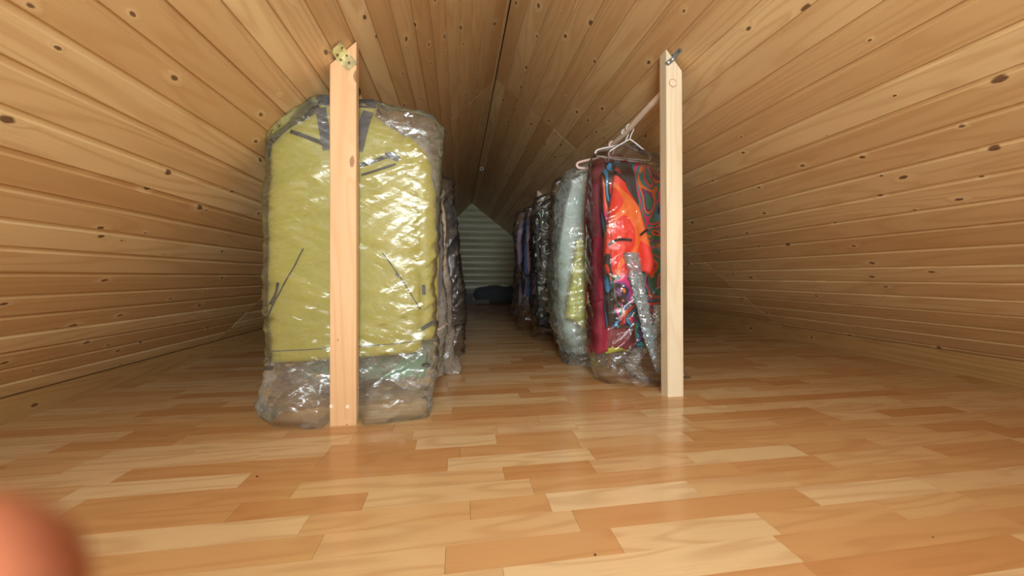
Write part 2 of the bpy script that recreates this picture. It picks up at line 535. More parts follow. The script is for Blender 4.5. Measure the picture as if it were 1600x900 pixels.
# ---------------------------------------------------------------- sloping walls of tongue-and-groove boards
def slope(name, label, foot, mat, width, seed):
    """backing slab + boards; v runs from the foot up to the ridge"""
    fx, fz = foot
    up = Vector((RX - fx, 0, RZ - fz)); L = up.length; up.normalize()
    al = Vector((0, 1, 0))
    nrm = al.cross(up) if fx < RX else up.cross(al)
    if nrm.z > 0: nrm = -nrm
    p0 = Vector((fx, 0, fz)) - up * .10
    vs = []
    for d in (.026, .06):
        for y in (YB, YF):
            for t in (0, L + .19):
                q = p0 + up * t - nrm * d; vs.append((q.x, y, q.z))
    root = tag(put(name, vs, [(0, 1, 3, 2), (4, 5, 7, 6), (0, 1, 5, 4), (2, 3, 7, 6), (0, 2, 6, 4), (1, 3, 7, 5)], 'backing'), label, kind='structure')
    r = random.Random(seed)
    n = int((L + .08) / width) + 1
    lip = .014

    def board(ln, wd, mt, lip):
        prof = [(0.0, -.018), (0.0, -.0025), (.0022, 0), (wd - lip - .0022, 0), (wd - lip, -.003), (wd - lip + .0008, -.0065), (wd - .0004, -.0065), (wd - .0004, -.018)]
        v, uv = [], []
        for u in (0, ln):
            for (a, h) in prof:
                v.append((u, a, h)); uv.append((u, a))
        k = len(prof)
        f = [(i, (i + 1) % k, k + (i + 1) % k, k + i) for i in range(k)] + [tuple(range(k)), tuple(range(k, 2 * k))]
        me = bpy.data.meshes.new('board')
        me.from_pydata(v, [], f)
        ul = me.uv_layers.new(name='UVMap')
        for lp in me.loops: ul.data[lp.index].uv = uv[lp.vertex_index]
        bm = bmesh.new(); bm.from_mesh(me); bmesh.ops.recalc_face_normals(bm, faces=bm.faces); bm.to_mesh(me); bm.free()
        me.materials.append(M[mt])
        return me
    spans = [(YB, YJ - .0015), (YJ + .0025, YF)]
    meshes = [board(b - a, width, m_, lip) for (a, b), m_ in zip(spans, (mat, mat))]
    rest = L + .085 - (n - 1) * width
    narrow = [board(b - a, max(rest - .001, .02), m_, .001) for (a, b), m_ in zip(spans, (mat, mat))]
    for i in range(n):
        for k, (a, b) in enumerate(spans):
            o = bpy.data.objects.new('board', meshes[k] if i < n - 1 else narrow[k])
            COL.objects.link(o); o.parent = root
            jit = r.uniform(-.004, .004)
            q = p0 + up * (.015 + i * width) + nrm * r.uniform(-.0012, .0006)
            m = Matrix((al, up, nrm)).transposed().to_4x4()
            m.translation = Vector((q.x, a + (0 if k == 0 else 0), q.z)) - root.location
            o.matrix_local = m
            o['tone'] = r.random() ** 1.3; o['seed'] = r.random() * 3
    return root


slope('wall_left', 'sloping wall of narrow pine boards behind the olive jacket', (EL, TL), 'pine_left', .0826, 21)
slope('wall_right', 'sloping wall of wider pine boards behind the colourful dresses', (ER, TR), 'pine_right', .1085, 33)

# base timbers along the foot of each slope
def timber(name, label, x0, x1, ztop, joints):
    root = empty(name, ((x0 + x1) / 2, 0, 0), label, kind='structure')
    r = random.Random(len(label))
    for a, b in zip(joints, joints[1:]):
        v, f = boxvf(x0, x1, a + .001, b - .001, .0, ztop - .004 + r.uniform(-.002, .002))
        o = put('timber', v, f, 'base_timber', root, uvs=[(p[1], p[2] + p[0]) for p in v])
        o['tone'] = r.random() * .6; o['seed'] = r.random() * 3


timber('baseboard_left', 'low rough timber along the foot of the narrow-boarded slope', EL - .06, EL, TL, (YB, 2.28, 4.6, YF))
timber('baseboard_right', 'low rough timber along the foot of the wide-boarded slope', ER, ER + .06, TR, (YB, 2.48, 4.7, YF))

# far gable of horizontal boards
gr = tag(put('wall_back', *boxvf(EL - .1, ER + .1, YF + .03, YF + .06, -.05, RZ + .1), 'backing'),
         'far gable wall of pale grey-green horizontal boards', kind='structure')
r = random.Random(8)
bw = .116
for i in range(17):
    za, zb = i * bw + .001, min((i + 1) * bw - .001, RZ - .012)
    if zb - za < .02: break
    def xl(z): return max(EL - .02, RX - (RZ - z) * (RX - EL) / (RZ - TL))
    def xr(z): return min(ER + .02, RX + (RZ - z) * (ER - RX) / (RZ - TR))
    rows = []
    K = 7
    for k in range(K + 1):
        t = k / K
        z = za + (zb - za) * t
        d = .030 * (1 - (2 * t - 1) ** 4) + (.004 if .3 < t < .7 else 0)
        rows.append((z, YF + .03 - d))
    v, f, uv = [], [], []
    for z, y in rows:
        v += [(xl(z), y, z), (xr(z), y, z)]
        uv += [(xl(z), z), (xr(z), z)]
    nb = len(v)
    v += [(xl(za), YF + .031, za), (xr(za), YF + .031, za), (xl(zb), YF + .031, zb), (xr(zb), YF + .031, zb)]
    uv += [(p[0], p[2]) for p in v[nb:]]
    for k in range(K): f.append((2 * k, 2 * k + 1, 2 * k + 3, 2 * k + 2))
    f += [(0, 1, nb + 1, nb), (2 * K, 2 * K + 1, nb + 3, nb + 2), (nb, nb + 1, nb + 3, nb + 2)]
    o = put('board', v, f, 'pine_gable', gr, smooth=False, uvs=uv)
    o['tone'] = r.random(); o['seed'] = r.random() * 3

# gable with the window behind the photographer
g = []
for y in (YB - .06, YB):
    g += [(EL - .1, y, -.02), (ER + .1, y, -.02), (ER + .1, y, zr(ER + .1)), (RX, y, RZ + .02), (EL - .1, y, zl(EL - .1)),
          (WINX0, y, WINZ0), (WINX1, y, WINZ0), (WINX1, y, WINZ1), (WINX0, y, WINZ1)]
q = [(0, 1, 6, 5), (1, 2, 7, 6), (2, 3, 8, 7), (3, 4, 5, 8), (4, 0, 5)]
fs = [tuple(i for i in t) for t in q] + [tuple(i + 9 for i in t) for t in q] + [(5, 6, 15, 14), (6, 7, 16, 15), (7, 8, 17, 16), (8, 5, 14, 17)]
tag(put('wall_front', g, fs, 'white_wall'), 'gable wall with the window, facing the far gable', kind='structure')
wn = empty('window_1', ((WINX0 + WINX1) / 2, YB, WINZ0), 'white framed gable window', kind='structure')
for a in ((WINX0, WINX0 + .04, WINZ0, WINZ1), (WINX1 - .04, WINX1, WINZ0, WINZ1), (WINX0, WINX1, WINZ0, WINZ0 + .04), (WINX0, WINX1, WINZ1 - .04, WINZ1)):
    v, f = boxvf(a[0], a[1], YB - .055, YB + .012, a[2], a[3])
    put('window_frame', v, f, 'frame_white', wn)

# ---------------------------------------------------------------- posts
def post(name, label, x0, x1, y0, y1, ztop, lean, mat, seed):
    """ztop(x): cut parallel to the slope; lean: shift of the foot in x"""
    root = empty(name, ((x0 + x1) / 2, (y0 + y1) / 2, 0), label, 'post', 'posts carrying the clothes rails')
    v, uv, f = [], [], []
    e = .0025
    ring = [(x0 + e, y0), (x1 - e, y0), (x1, y0 + e), (x1, y1 - e), (x1 - e, y1), (x0 + e, y1), (x0, y1 - e), (x0, y0 + e)]
    for (x, y) in ring:
        v.append((x + lean, y, 0)); uv.append((0, x + y))
    for (x, y) in ring:
        v.append((x, y, ztop(x))); uv.append((ztop(x), x + y))
    f = [(i, (i + 1) % 8, 8 + (i + 1) % 8, 8 + i) for i in range(8)] + [tuple(range(8)), tuple(range(8, 16))]
    o = put('beam', v, f, mat, root, uvs=uv)
    o['tone'] = .2; o['seed'] = seed
    return root


LPX0, LPX1, LPY0, LPY1 = -.414, -.331, 1.267, 1.300
pl = post('wooden_post', 'honey pine post with gold hinge standing before the olive jacket', LPX0, LPX1, LPY0, LPY1,
          lambda x: zl(x) - .002, 0, 'post_left', .37)
RPX0, RPX1, RPY0, RPY1 = .838, .908, 1.372, 1.424
pr = post('wooden_post', 'pale pine post with grey steel bracket and round dowel end', RPX0, RPX1, RPY0, RPY1,
          lambda x: zr(RPX0) - .002 - (x - RPX0) * 1.22, .007, 'post_right', 1.21)
post('wooden_post', 'rear pine post hidden behind the olive jacket row', -.41, -.34, 3.35, 3.40, lambda x: zl(x) - .004, 0, 'post_left', .9)
post('wooden_post', 'rear pine post hidden behind the colourful dress row', .84, .91, 3.80, 3.85, lambda x: zr(x) - .004, 0, 'post_right', 1.9)


def plate(name, c, a, b, n, w, h, th, mat, parent):
    """small bevel-cornered plate centred c, axes a (width) b (height), facing n"""
    a, b, n, c = Vector(a).normalized(), Vector(b).normalized(), Vector(n).normalized(), Vector(c)
    k = .12 * w
    out = [(-w / 2 + k, -h / 2), (w / 2 - k, -h / 2), (w / 2, -h / 2 + k), (w / 2, h / 2 - k), (w / 2 - k, h / 2), (-w / 2 + k, h / 2), (-w / 2, h / 2 - k), (-w / 2, -h / 2 + k)]
    v = [c + a * p + b * q for p, q in out] + [c + a * p + b * q + n * th for p, q in out]
    f = [tuple(range(8)), tuple(range(8, 16))] + [(i, (i + 1) % 8, 8 + (i + 1) % 8, 8 + i) for i in range(8)]
    return put(name, v, f, mat, parent)


def screw(c, n, r, parent, mat='screw'):
    n = Vector(n).normalized(); c = Vector(c)
    v, f = tube([c, c + n * .0012, c + n * .0022], [r, r, r * .55], 10)
    return put('screw', v, f, mat, parent)


# gold hinge: one leaf on the post face, one on the slope coming forward
d = Vector((1, 0, 1)).normalized()            # along the cut
dn = Vector((1, 0, -1)).normalized()          # down into the post
mid = Vector((LPX0 + .036, 0, zl(LPX0 + .036) - .003))
W_ = .044
l1 = plate('hinge_leaf', mid + Vector((0, LPY0, 0)) + dn * .027, d, dn, (0, -1, 0), W_, .050, .002, 'zinc_gold', pl)
for a, b in ((-.012, .012), (.012, .014), (0, .036)):
    screw(mid + Vector((0, LPY0 - .002, 0)) + d * a + dn * b, (0, -1, 0), .0042, pl)
l2 = plate('hinge_leaf', mid + Vector((0, LPY0 - .027, 0)) + dn * .002, d, (0, 1, 0), dn, W_, .050, .002, 'zinc_gold', pl)
for a, b in ((-.012, .018), (.012, .03)):
    screw(mid + Vector((0, LPY0 - b, 0)) + d * a + dn * .004, dn, .0042, pl)
v, f = tube([mid + Vector((0, LPY0 - .002, 0)) + d * t + dn * .003 for t in (-.022, .022)], .0028, 8)
put('hinge_pin', v, f, 'zinc_gold', pl)
# grey bracket on the pale post
d2 = Vector((1, 0, -1.22)).normalized(); dn2 = Vector((-1.22, 0, -1)).normalized()
dr = Vector((ER - RX, 0, TR - RZ)).normalized(); nr = Vector((dr.z, 0, -dr.x)).normalized()
mid2 = Vector((RPX0 + .030, 0, zr(RPX0) - .002 - .030 * 1.22))
plate('bracket_leaf', mid2 + Vector((0, RPY0, 0)) + dn2 * .016, d2, dn2, (0, -1, 0), .018, .046, .003, 'zinc_dark', pr)
screw(mid2 + Vector((0, RPY0 - .003, 0)) + dn2 * .028, (0, -1, 0), .0045, pr, 'hanger_white')
screw(mid2 + Vector((0, RPY0 - .003, 0)) + dn2 * .006, (0, -1, 0), .0045, pr, 'hanger_white')
c2 = Vector((mid2.x + .004, RPY0 - .022, zr(mid2.x + .004)))
plate('bracket_leaf', c2 + nr * .001, dr, (0, 1, 0), nr, .018, .052, .003, 'zinc_dark', pr)
screw(c2 + nr * .004 + Vector((0, -.014, 0)), nr, .004, pr)
v, f = tube([(.8665 + .0158 * math.cos(a), RPY0 - .0004, 1.277 + .0158 * math.sin(a)) for a in [2 * math.pi * k / 28 for k in range(28)]], .0012, 6, True)
put('dowel_hole_rim', v, f, 'base_timber', pr)
# small peg ends near the foot of the honey post
for px, pz in ((-.358, .062), (-.408, .066)):
    v, f = tube([(px, LPY0 + .002, pz), (px, LPY0 - .0015, pz)], .006, 12)
    put('peg_end', v, f, 'dowel', pl)

# ---------------------------------------------------------------- clothes rails
RAILS = {}


def rail_z(key, y):
    P_ = RAILS[key]
    for p, q in zip(P_, P_[1:]):
        if p.y <= y <= q.y:
            return p.z + (q.z - p.z) * (y - p.y) / (q.y - p.y)
    return P_[-1].z


def rail(name, label, pts, r, key):
    P_ = arc(pts, 6)
    RAILS[key] = P_
    v, f = tube(P_, r, 16)
    n = 16
    uv = [(v[i][1], (i % n) * .005) for i in range(len(v))]
    o = tag(put(name, v, f, 'dowel', smooth=False, uvs=uv), label, 'rail', 'round wooden clothes rails')
    o['tone'] = .3; o['seed'] = .5


RAILX = .8665
rail('clothes_rail', 'round wooden rail through the pale pine post carrying colourful dresses',
     [(RAILX, RPY0 - .0015, 1.277), (RAILX, 1.6, 1.262), (RAILX, 1.95, 1.232), (RAILX, 2.8, 1.22), (RAILX, 3.83, 1.235)], .0145, 'right')
RLX, RLZ = -.372, 1.165
rail('clothes_rail', 'round wooden rail behind the honey pine post carrying the olive jacket',
     [(RLX, LPY1 - .012, RLZ), (RLX, 2.2, RLZ - .01), (RLX, 3.37, RLZ)], .0145, 'left')


def hanger(label, x, y, key, half, drop, ang, mat, group, bar=True, r=.0042):
    zr_ = rail_z(key, y) + .0145 - (.021 - r * .8) + .0004      # the hook lies on top of the rail
    root = empty('clothes_hanger', (x, y, zr_ - drop - .05), label, 'hanger', group)
    ca, sa = math.cos(ang), math.sin(ang)
    T = lambda u, z: (x + u * ca, y + u * sa, z)
    R_ = .021
    hook = [T(R_ * math.cos(t), zr_ + R_ * math.sin(t)) for t in [math.radians(a) for a in range(200, -41, -20)]]
    zn = zr_ - .055
    hook += [T(.004, zn + .018), T(0, zn)]
    v, f = tube(hook, r * .8, 8)
    put('hook', v, f, mat, root, True)
    zb = zr_ - .055 - drop
    pts = [T(0, zn), T(half * .3, zn - drop * .2), T(half * .88, zb + .035), T(half, zb + .016), T(half * .95, zb)]
    body = arc(pts, 5) + arc([T(half * .95, zb), T(0, zb - .002), T(-half * .95, zb)], 5)[1:] + \
        arc([T(-half * .95, zb), T(-half, zb + .016), T(-half * .88, zb + .035), T(-half * .3, zn - drop * .2), T(0, zn)], 5)[1:-1]
    v, f = tube(body, r, 8, True)
    put('arms', v, f, mat, root, True)
    for sx in (-1, 1):
        cx = half * .62 * sx
        v, f = tube([T(cx + .011 * math.cos(t), zb - .011 + .011 * math.sin(t)) for t in [i * math.pi / 8 for i in range(16)]], r * .6, 6, True)
        put('loop', v, f, mat, root, True)
    return root


# ---------------------------------------------------------------- garments
def ring_pts(cx, cy, a, b, z, n, p, foldf):
    out = []
    for i in range(n):
        t = 2 * math.pi * i / n
        c, s = math.cos(t), math.sin(t)
        x = a * math.copysign(abs(c) ** p, c); y = b * math.copysign(abs(s) ** p, s)
        k = foldf(t, z)
        out.append((cx + x * (1 + k * .25), cy + y + math.copysign(k * b, s) * (abs(s) ** .5), z))
    return out


def sized(tab, k):
    """the same cut in another size, about hanging height .49"""
    return [(.49 + (q[0] - .49) * k,) + tuple(v * k for v in q[1:]) for q in tab]


def garment(name, mat, parent, tab, cx, cy, seed, n=72, rows=44, p=.6, nf=7, famp=(.05, .35), wob=.012, hemwave=.0, hemslope=0.0, lean=0.0):
    """tab: (z, half width, half depth, x shift) from hem to top; folds deepen to the hem"""
    z0, z1 = tab[0][0], tab[-1][0]
    rings = []
    for i in range(rows + 1):
        z = z0 + (z1 - z0) * i / rows
        a, b, dx = lerp(tab, z)
        h = min(1, max(0, (z1 - z) / (z1 - z0)))
        amp = famp[0] + (famp[1] - famp[0]) * h ** 1.4

        def ff(t, zz):
            q = noise.noise((math.cos(t) * 1.6 + seed, math.sin(t) * 1.6, zz * 1.5 + seed * 3))
            return amp * (math.sin(nf * t + 3 * q + seed * 5) * .6 + q)
        rg = ring_pts(cx + dx, cy, a, b, z, n, p, ff)
        rr = []
        for (x, y, zz) in rg:
            nz = noise.noise((x * 9 + seed, y * 9, zz * 5))
            nx = noise.noise((x * 7, y * 7 + seed, zz * 4 + 9))
            hz = hemwave * noise.noise((x * 14, y * 14, seed)) * h ** 3 + hemslope * (x - cx) * h ** 3
            rr.append((x + nx * wob, y + nz * wob + lean * (z - z0), under(x, zz + hz, .03)))
        rings.append(rr)
    v, f = loft(rings)
    return put(name, v, f, mat, parent, True)


def sleeve(parent, mat, pts, radii, name='sleeve', seed=1.0, flat=.75):
    P_ = arc(pts, 7)
    R_ = []
    for i in range(len(P_)):
        t = i / (len(P_) - 1) * (len(radii) - 1)
        k = min(int(t), len(radii) - 2)
        R_.append(radii[k] + (radii[k + 1] - radii[k]) * (t - k))
    v, f = tube(P_, R_, 20)
    vv = []
    for q in v:
        nz = noise.noise((q[0] * 16 + seed, q[1] * 16, q[2] * 22))
        vv.append((q[0] + nz * .010, q[1] + nz * .006, q[2]))
    return put(name, vv, f, mat, parent, True)


def ribbon(name, pts, w, th, mat, parent, nrm=(0, -1, 0)):
    P_ = [Vector(q) for q in pts]; n = Vector(nrm)
    V, Fc = [], []
    for i, q in enumerate(P_):
        d = (P_[min(i + 1, len(P_) - 1)] - P_[max(i - 1, 0)]).normalized()
        s = d.cross(n).normalized() * (w / 2)
        V += [q + s, q - s, q - s + n * th, q + s + n * th]
    for i in range(len(P_) - 1):
        for k in range(4):
            Fc.append((i * 4 + k, i * 4 + (k + 1) % 4, i * 4 + 4 + (k + 1) % 4, i * 4 + 4 + k))
    Fc += [(0, 1, 2, 3), tuple(range(len(V) - 4, len(V)))]
    return put(name, V, Fc, mat, parent)


# ---- olive jacket
JX, JY = -.390, 1.392
jk = empty('jacket', (JX, JY, .20), 'olive yellow padded jacket with black zips hanging behind honey pine post', 'jacket')
JT = [(.205, .258, .050, 0), (.30, .262, .056, 0), (.55, .258, .062, 0), (.80, .258, .064, 0), (.93, .248, .060, 0), (1.0, .200, .052, 0), (1.05, .120, .046, 0), (1.085, .075, .042, 0)]


def jsurf(x, z):
    a, b, _ = lerp(JT, z)
    u = min(.999, abs((x - JX) / a))
    p = .55
    return JY - b * (1 - u ** (2 / p)) ** (p / 2) + jnoise(x, z)


def jnoise(x, z):
    return .010 * noise.noise((x * 7, z * 6, 2.2)) + .006 * noise.noise((x * 15, z * 22, 5.2))


rings = []
for i in range(61):
    z = JT[0][0] + (JT[-1][0] - JT[0][0]) * i / 60
    a, b, _ = lerp(JT, z)
    rg = []
    for k in range(84):
        t = 2 * math.pi * k / 84
        c, s = math.cos(t), math.sin(t); p = .55
        x = JX + a * math.copysign(abs(c) ** p, c); y = JY + b * math.copysign(abs(s) ** p, s)
        if s < 0: y += jnoise(x, z) * min(1, abs(s) * 3)
        zz = under(x, z, .02) + (.012 * (x - JX) / .26 * (1 - i / 60) ** 6)
        if abs(x - (LPX0 + LPX1) / 2) < .06: y = max(y, LPY1 + .004)
        rg.append((x, y, zz))
    rings.append(rg)
v, f = loft(rings)
body = put('body', v, f, 'olive', jk, True)
front = lambda x, z, d=.004: (x, jsurf(x, z) - d, z)
hem = [front(JX - .245 + .49 * i / 30, .245 + .010 * (-.245 + .49 * i / 30) / .25, .002) for i in range(31)]
ribbon('hem_seam', [q for q in hem if not (LPX0 - .012 < q[0] < LPX1 + .012)][:14], .003, .0015, 'dark_lining', jk)
ribbon('hem_seam', [q for q in hem if q[0] > LPX1 + .012], .003, .0015, 'dark_lining', jk)


def zipline(name, p, q, w, n=14):
    return ribbon(name, [front(p[0] + (q[0] - p[0]) * i / n + .006 * math.sin(i / n * 3.1), p[1] + (q[1] - p[1]) * i / n) for i in range(n + 1)], w, .002, 'black_trim', jk)


zipline('pocket_zip', (-.518, .585), (-.648, .345), .0035)
o = zipline('zip_puller', (-.598, .47), (-.628, .395), .008, 6)
zipline('pocket_zip', (-.258, .572), (-.122, .350), .0035)
o = zipline('zip_puller', (-.215, .500), (-.207, .485), .009, 3)
zipline('chest_zip', (-.565, .985), (-.420, .930), .013)
zipline('chest_zip', (-.335, .875), (-.215, .925), .012)
zipline('chest_strap', (-.250, .915), (-.205, .905), .022, 5)
zipline('chest_strap', (-.330, .842), (-.215, .885), .007)
zipline('front_zip', (JX + .03, .24), (JX + .02, .95), .012, 20)
# collar: standing band with dark inside
cr, ci = [], []
for i in range(6):
    z = 1.05 + .055 * i / 5
    w = .088 + .012 * i / 5
    cr.append([(JX + w * math.cos(t), JY + .044 * math.sin(t), z + .022 * math.sin(t)) for t in [2 * math.pi * k / 40 for k in range(40)]])
for i in range(6):
    z = 1.105 - .06 * i / 5
    w = .094 - .014 * i / 5
    ci.append([(JX + w * math.cos(t), JY + .038 * math.sin(t), z + .022 * math.sin(t)) for t in [2 * math.pi * k / 40 for k in range(40)]])
v, f = loft(cr, False, False); put('collar', v, f, 'olive', jk, True)
v, f = loft(ci, False, True); put('collar_lining', v, f, 'dark_lining', jk, True)
# dark neck facing below the collar
for sx in (-1, 1):
    ribbon('neck_facing', [front(JX + sx * (.078 - .03 * i / 6), 1.075 - .15 * i / 6, .006) for i in range(7)], .034, .003, 'dark_lining', jk)
sl = sleeve(jk, 'olive', [(-.205, 1.392, .975), (-.150, 1.395, .90), (-.128, 1.40, .70), (-.120, 1.405, .50), (-.118, 1.40, .285)], [.045, .052, .050, .046, .040], seed=2)
v, f = tube([(-.118, 1.40, .31), (-.118, 1.40, .275), (-.118, 1.40, .258)], [.043, .044, .036], 20); put('cuff', v, f, 'olive', sl, True)
ribbon('cuff_tab', [(-.128, 1.352, .30), (-.105, 1.353, .315), (-.085, 1.362, .325)], .014, .003, 'black_trim', sl)
ribbon('arm_badge', [(-.122, 1.352, .46), (-.120, 1.352, .425)], .012, .002, 'black_trim', sl)
sl = sleeve(jk, 'olive', [(-.560, 1.400, .92), (-.600, 1.415, .82), (-.616, 1.42, .66), (-.620, 1.42, .50), (-.618, 1.42, .285)], [.045, .050, .046, .042, .038], seed=7)
v, f = tube([(-.618, 1.42, .31), (-.618, 1.42, .275), (-.618, 1.42, .258)], [.041, .042, .034], 20); put('cuff', v, f, 'olive', sl, True)
for tx, tz in ((-.632, .180), (-.112, .170)):
    v, f = tube([(tx - .014, JY - .045, tz), (tx - .010, JY - .047, tz), (tx + .010, JY - .047, tz), (tx + .014, JY - .045, tz)], [.004, .008, .008, .004], 10)
    tg = put('cord_toggle', v, f, 'black_trim', jk, True)
    v, f = tube([(tx, JY - .046, tz), (tx + .004, JY - .04, tz + .05)], .0014, 6); put('cord', v, f, 'black_trim', jk)
hanger('black hanger inside the olive yellow jacket', RLX, JY, 'left', .165, .13, .0, 'hanger_dark', 'hangers on the rails')


# ---------------------------------------------------------------- plastic garment bags
def crumple(x, y, z, s, k=1.0, tilt=0.5, stiff=1.0):
    """soft billows plus sharp straight creases running in a few directions"""
    a = noise.noise((x * 4.5 + s, y * 4.5, z * 4.5))
    u, w = x + y, z
    cr = 0.0
    for i, (ang, f1, f2, am) in enumerate(((.25 + tilt * .3, 1.9, 14, .0085), (-.55 + tilt * .5, 2.6, 25, .0060), (1.0 * tilt + .2, 4.5, 46, .0030))):
        c, sn = math.cos(ang), math.sin(ang)
        p, q = u * c + w * sn, -u * sn + w * c
        n = noise.noise((p * f1 + s * (i + 1), q * f2, y * f1 * 1.5 + s))
        cr += am * ((1 - min(1, abs(n) * 2.2)) ** 2 - .35)
    return k * (.014 * a + cr)


def bag(label, mat, cx, cy, tab, seed, top, group, k=1.0, n=180, rows=150, tilt=.5, p=.62, bottom=0.0, avoid=None, wave=.03, open_bottom=True, shear=0.0):
    """tab: (z, half width, half depth, x shift, y shift) from bottom edge to top"""
    z0, z1 = tab[0][0], tab[-1][0]
    rings = []
    for i in range(rows + 1):
        z = z0 + (z1 - z0) * i / rows
        a, b, dx, dy = lerp(tab, z)
        h = min(1, max(0, (z1 - z) / (z1 - z0)))
        kk = k * (1 + .9 * max(0, h - .72) / .28 + .7 * max(0, .18 - h) / .18)
        rg = []
        for j in range(n):
            t = 2 * math.pi * j / n
            c, s = math.cos(t), math.sin(t)
            x = cx + dx + a * math.copysign(abs(c) ** p, c); y = cy + dy + b * math.copysign(abs(s) ** p, s)
            d = crumple(x, y, z, seed, kk, tilt)
            zz = z + wave * noise.noise((x * 9, y * 9, seed)) * (max(0, h - .7) / .3) ** 2 + .02 * noise.noise((x * 12, y * 12, seed + z * 6)) * (max(0, .2 - h) / .2)
            x += c * d * 1.1; y += s * d * 1.1
            if shear:
                x = cx + (x - cx) * (.89 if x < cx else 1.10)
                if x < cx: y += shear * (x - cx)
            if avoid: x, y = avoid(x, y)
            rg.append((x, y, max(.003, under(x, zz, .006))))
        rings.append(rg)
    v, f = loft(rings, not open_bottom, True)
    o = put('garment_bag', v, f, mat, None, True)
    return tag(o, label, 'garment bag', group)


def keep_off_left_post(x, y):
    if LPX0 - .02 < x < LPX1 + .02 and y < 1.36: y = max(y, LPY1 + .003)
    return x, y


LG, RG = 'plastic bags over the coats', 'plastic bags over the dresses'
bag('milky clear plastic bag over the olive yellow jacket', 'film_milky', JX, 1.390,
    [(.004, .255, .105, .01, -.025), (.06, .280, .110, 0, -.025), (.16, .282, .080, 0, -.005), (.30, .286, .072, 0, 0), (.60, .288, .074, 0, 0), (.95, .292, .084, .01, 0), (1.03, .288, .076, .02, 0), (1.08, .262, .066, .02, 0), (1.105, .225, .05, .0, 0), (1.122, .14, .02, 0, 0)],
    1.7, None, LG, .72, avoid=keep_off_left_post, shear=.13)

# ---- second coat on the left rail: blue-grey with a green lower edge, beige bag
c2_ = empty('coat', (RLX, 1.60, .08), 'blue-grey coat with a green lower edge in beige bag behind the olive jacket', 'coat')
garment('body', 'bluegrey', c2_, [(.26, .250, .045, .01), (.6, .235, .05, .01), (.9, .225, .05, 0), (1.0, .16, .045, 0), (1.05, .07, .04, 0)], RLX, 1.60, 3.3)
garment('lower_edge', 'green_cloth', c2_, [(.075, .262, .045, .02), (.18, .262, .045, .02), (.27, .25, .04, .01)], RLX, 1.60, 4.1, rows=16, hemwave=.03)
sleeve(c2_, 'bluegrey', [(RLX + .19, 1.60, .96), (RLX + .245, 1.60, .86), (RLX + .262, 1.60, .6), (RLX + .265, 1.59, .30)], [.04, .048, .045, .038], seed=4)
v, f = tube(arc([(RLX + .20, 1.545, .275), (RLX + .27, 1.55, .262), (RLX + .325, 1.60, .285), (RLX + .30, 1.64, .29)], 6), .004, 6)
put('drawcord', v, f, 'hanger_pink', c2_)
hanger('black hanger inside the blue-grey coat', RLX, 1.60, 'left', .155, .13, 0, 'hanger_dark', 'hangers on the rails')
bag('beige milky plastic bag over the blue-grey coat', 'film_beige', RLX, 1.62,
    [(.05, .305, .075, .0, 0), (.2, .318, .085, 0, 0), (.5, .312, .08, 0, 0), (.8, .302, .08, 0, 0), (.95, .290, .075, .0, 0), (1.06, .262, .06, .0, 0), (1.10, .20, .045, 0, 0), (1.118, .07, .02, 0, 0)],
    5.3, None, LG, .8, tilt=2.3, wave=.05)
c3_ = empty('coat', (RLX, 1.86, .1), 'beige coat in clear bag behind the blue-grey coat', 'coat')
garment('body', 'beige_cloth', c3_, [(.16, .265, .045, .01), (.6, .262, .05, .01), (.9, .245, .05, 0), (1.0, .17, .045, 0), (1.05, .07, .04, 0)], RLX, 1.86, 6.3)
sleeve(c3_, 'beige_cloth', [(RLX + .19, 1.86, .96), (RLX + .255, 1.86, .86), (RLX + .275, 1.86, .6), (RLX + .275, 1.85, .34)], [.04, .045, .042, .036], seed=5)
hanger('black hanger inside the beige coat', RLX, 1.86, 'left', .165, .13, 0, 'hanger_dark', 'hangers on the rails')
bag('hazy plastic bag over the beige coat with trailing lower edge', 'film_beige', RLX, 1.88,
    [(.03, .39, .06, .0, 0), (.10, .36, .07, 0, 0), (.3, .345, .08, 0, 0), (.6, .325, .08, 0, 0), (.95, .30, .07, 0, 0), (1.06, .25, .06, .0, 0), (1.115, .07, .02, 0, 0)],
    8.1, None, LG, .9, tilt=2.3, wave=.05)
c4_ = empty('coat', (RLX, 2.25, .1), 'charcoal coat in shiny clear bag at the aisle end of coats', 'coat')
garment('body', 'dark_cloth', c4_, [(.22, .32, .06, .01), (.6, .32, .06, .01), (.95, .31, .055, 0), (1.03, .20, .045, 0), (1.06, .07, .04, 0)], RLX, 2.25, 9.3)
sleeve(c4_, 'dark_cloth', [(RLX + .22, 2.25, .98), (RLX + .31, 2.25, .90), (RLX + .33, 2.25, .6), (RLX + .335, 2.24, .34)], [.04, .045, .042, .036], seed=6)
hanger('black hanger inside the charcoal coat', RLX, 2.25, 'left', .20, .12, 0, 'hanger_dark', 'hangers on the rails')
bag('shiny clear plastic bag over the charcoal coat', 'film_clear', RLX, 2.27,
    [(.02, .41, .09, .0, 0), (.12, .43, .10, 0, 0), (.3, .42, .10, 0, 0), (.6, .39, .10, 0, 0), (.95, .36, .09, 0, 0), (1.08, .34, .06, .0, 0), (1.112, .20, .03, 0, 0)],
    11.1, None, LG, 1.2, tilt=2.3, wave=.06)

# ---------------------------------------------------------------- the dresses on the right rail
HG = 'hangers on the rails'
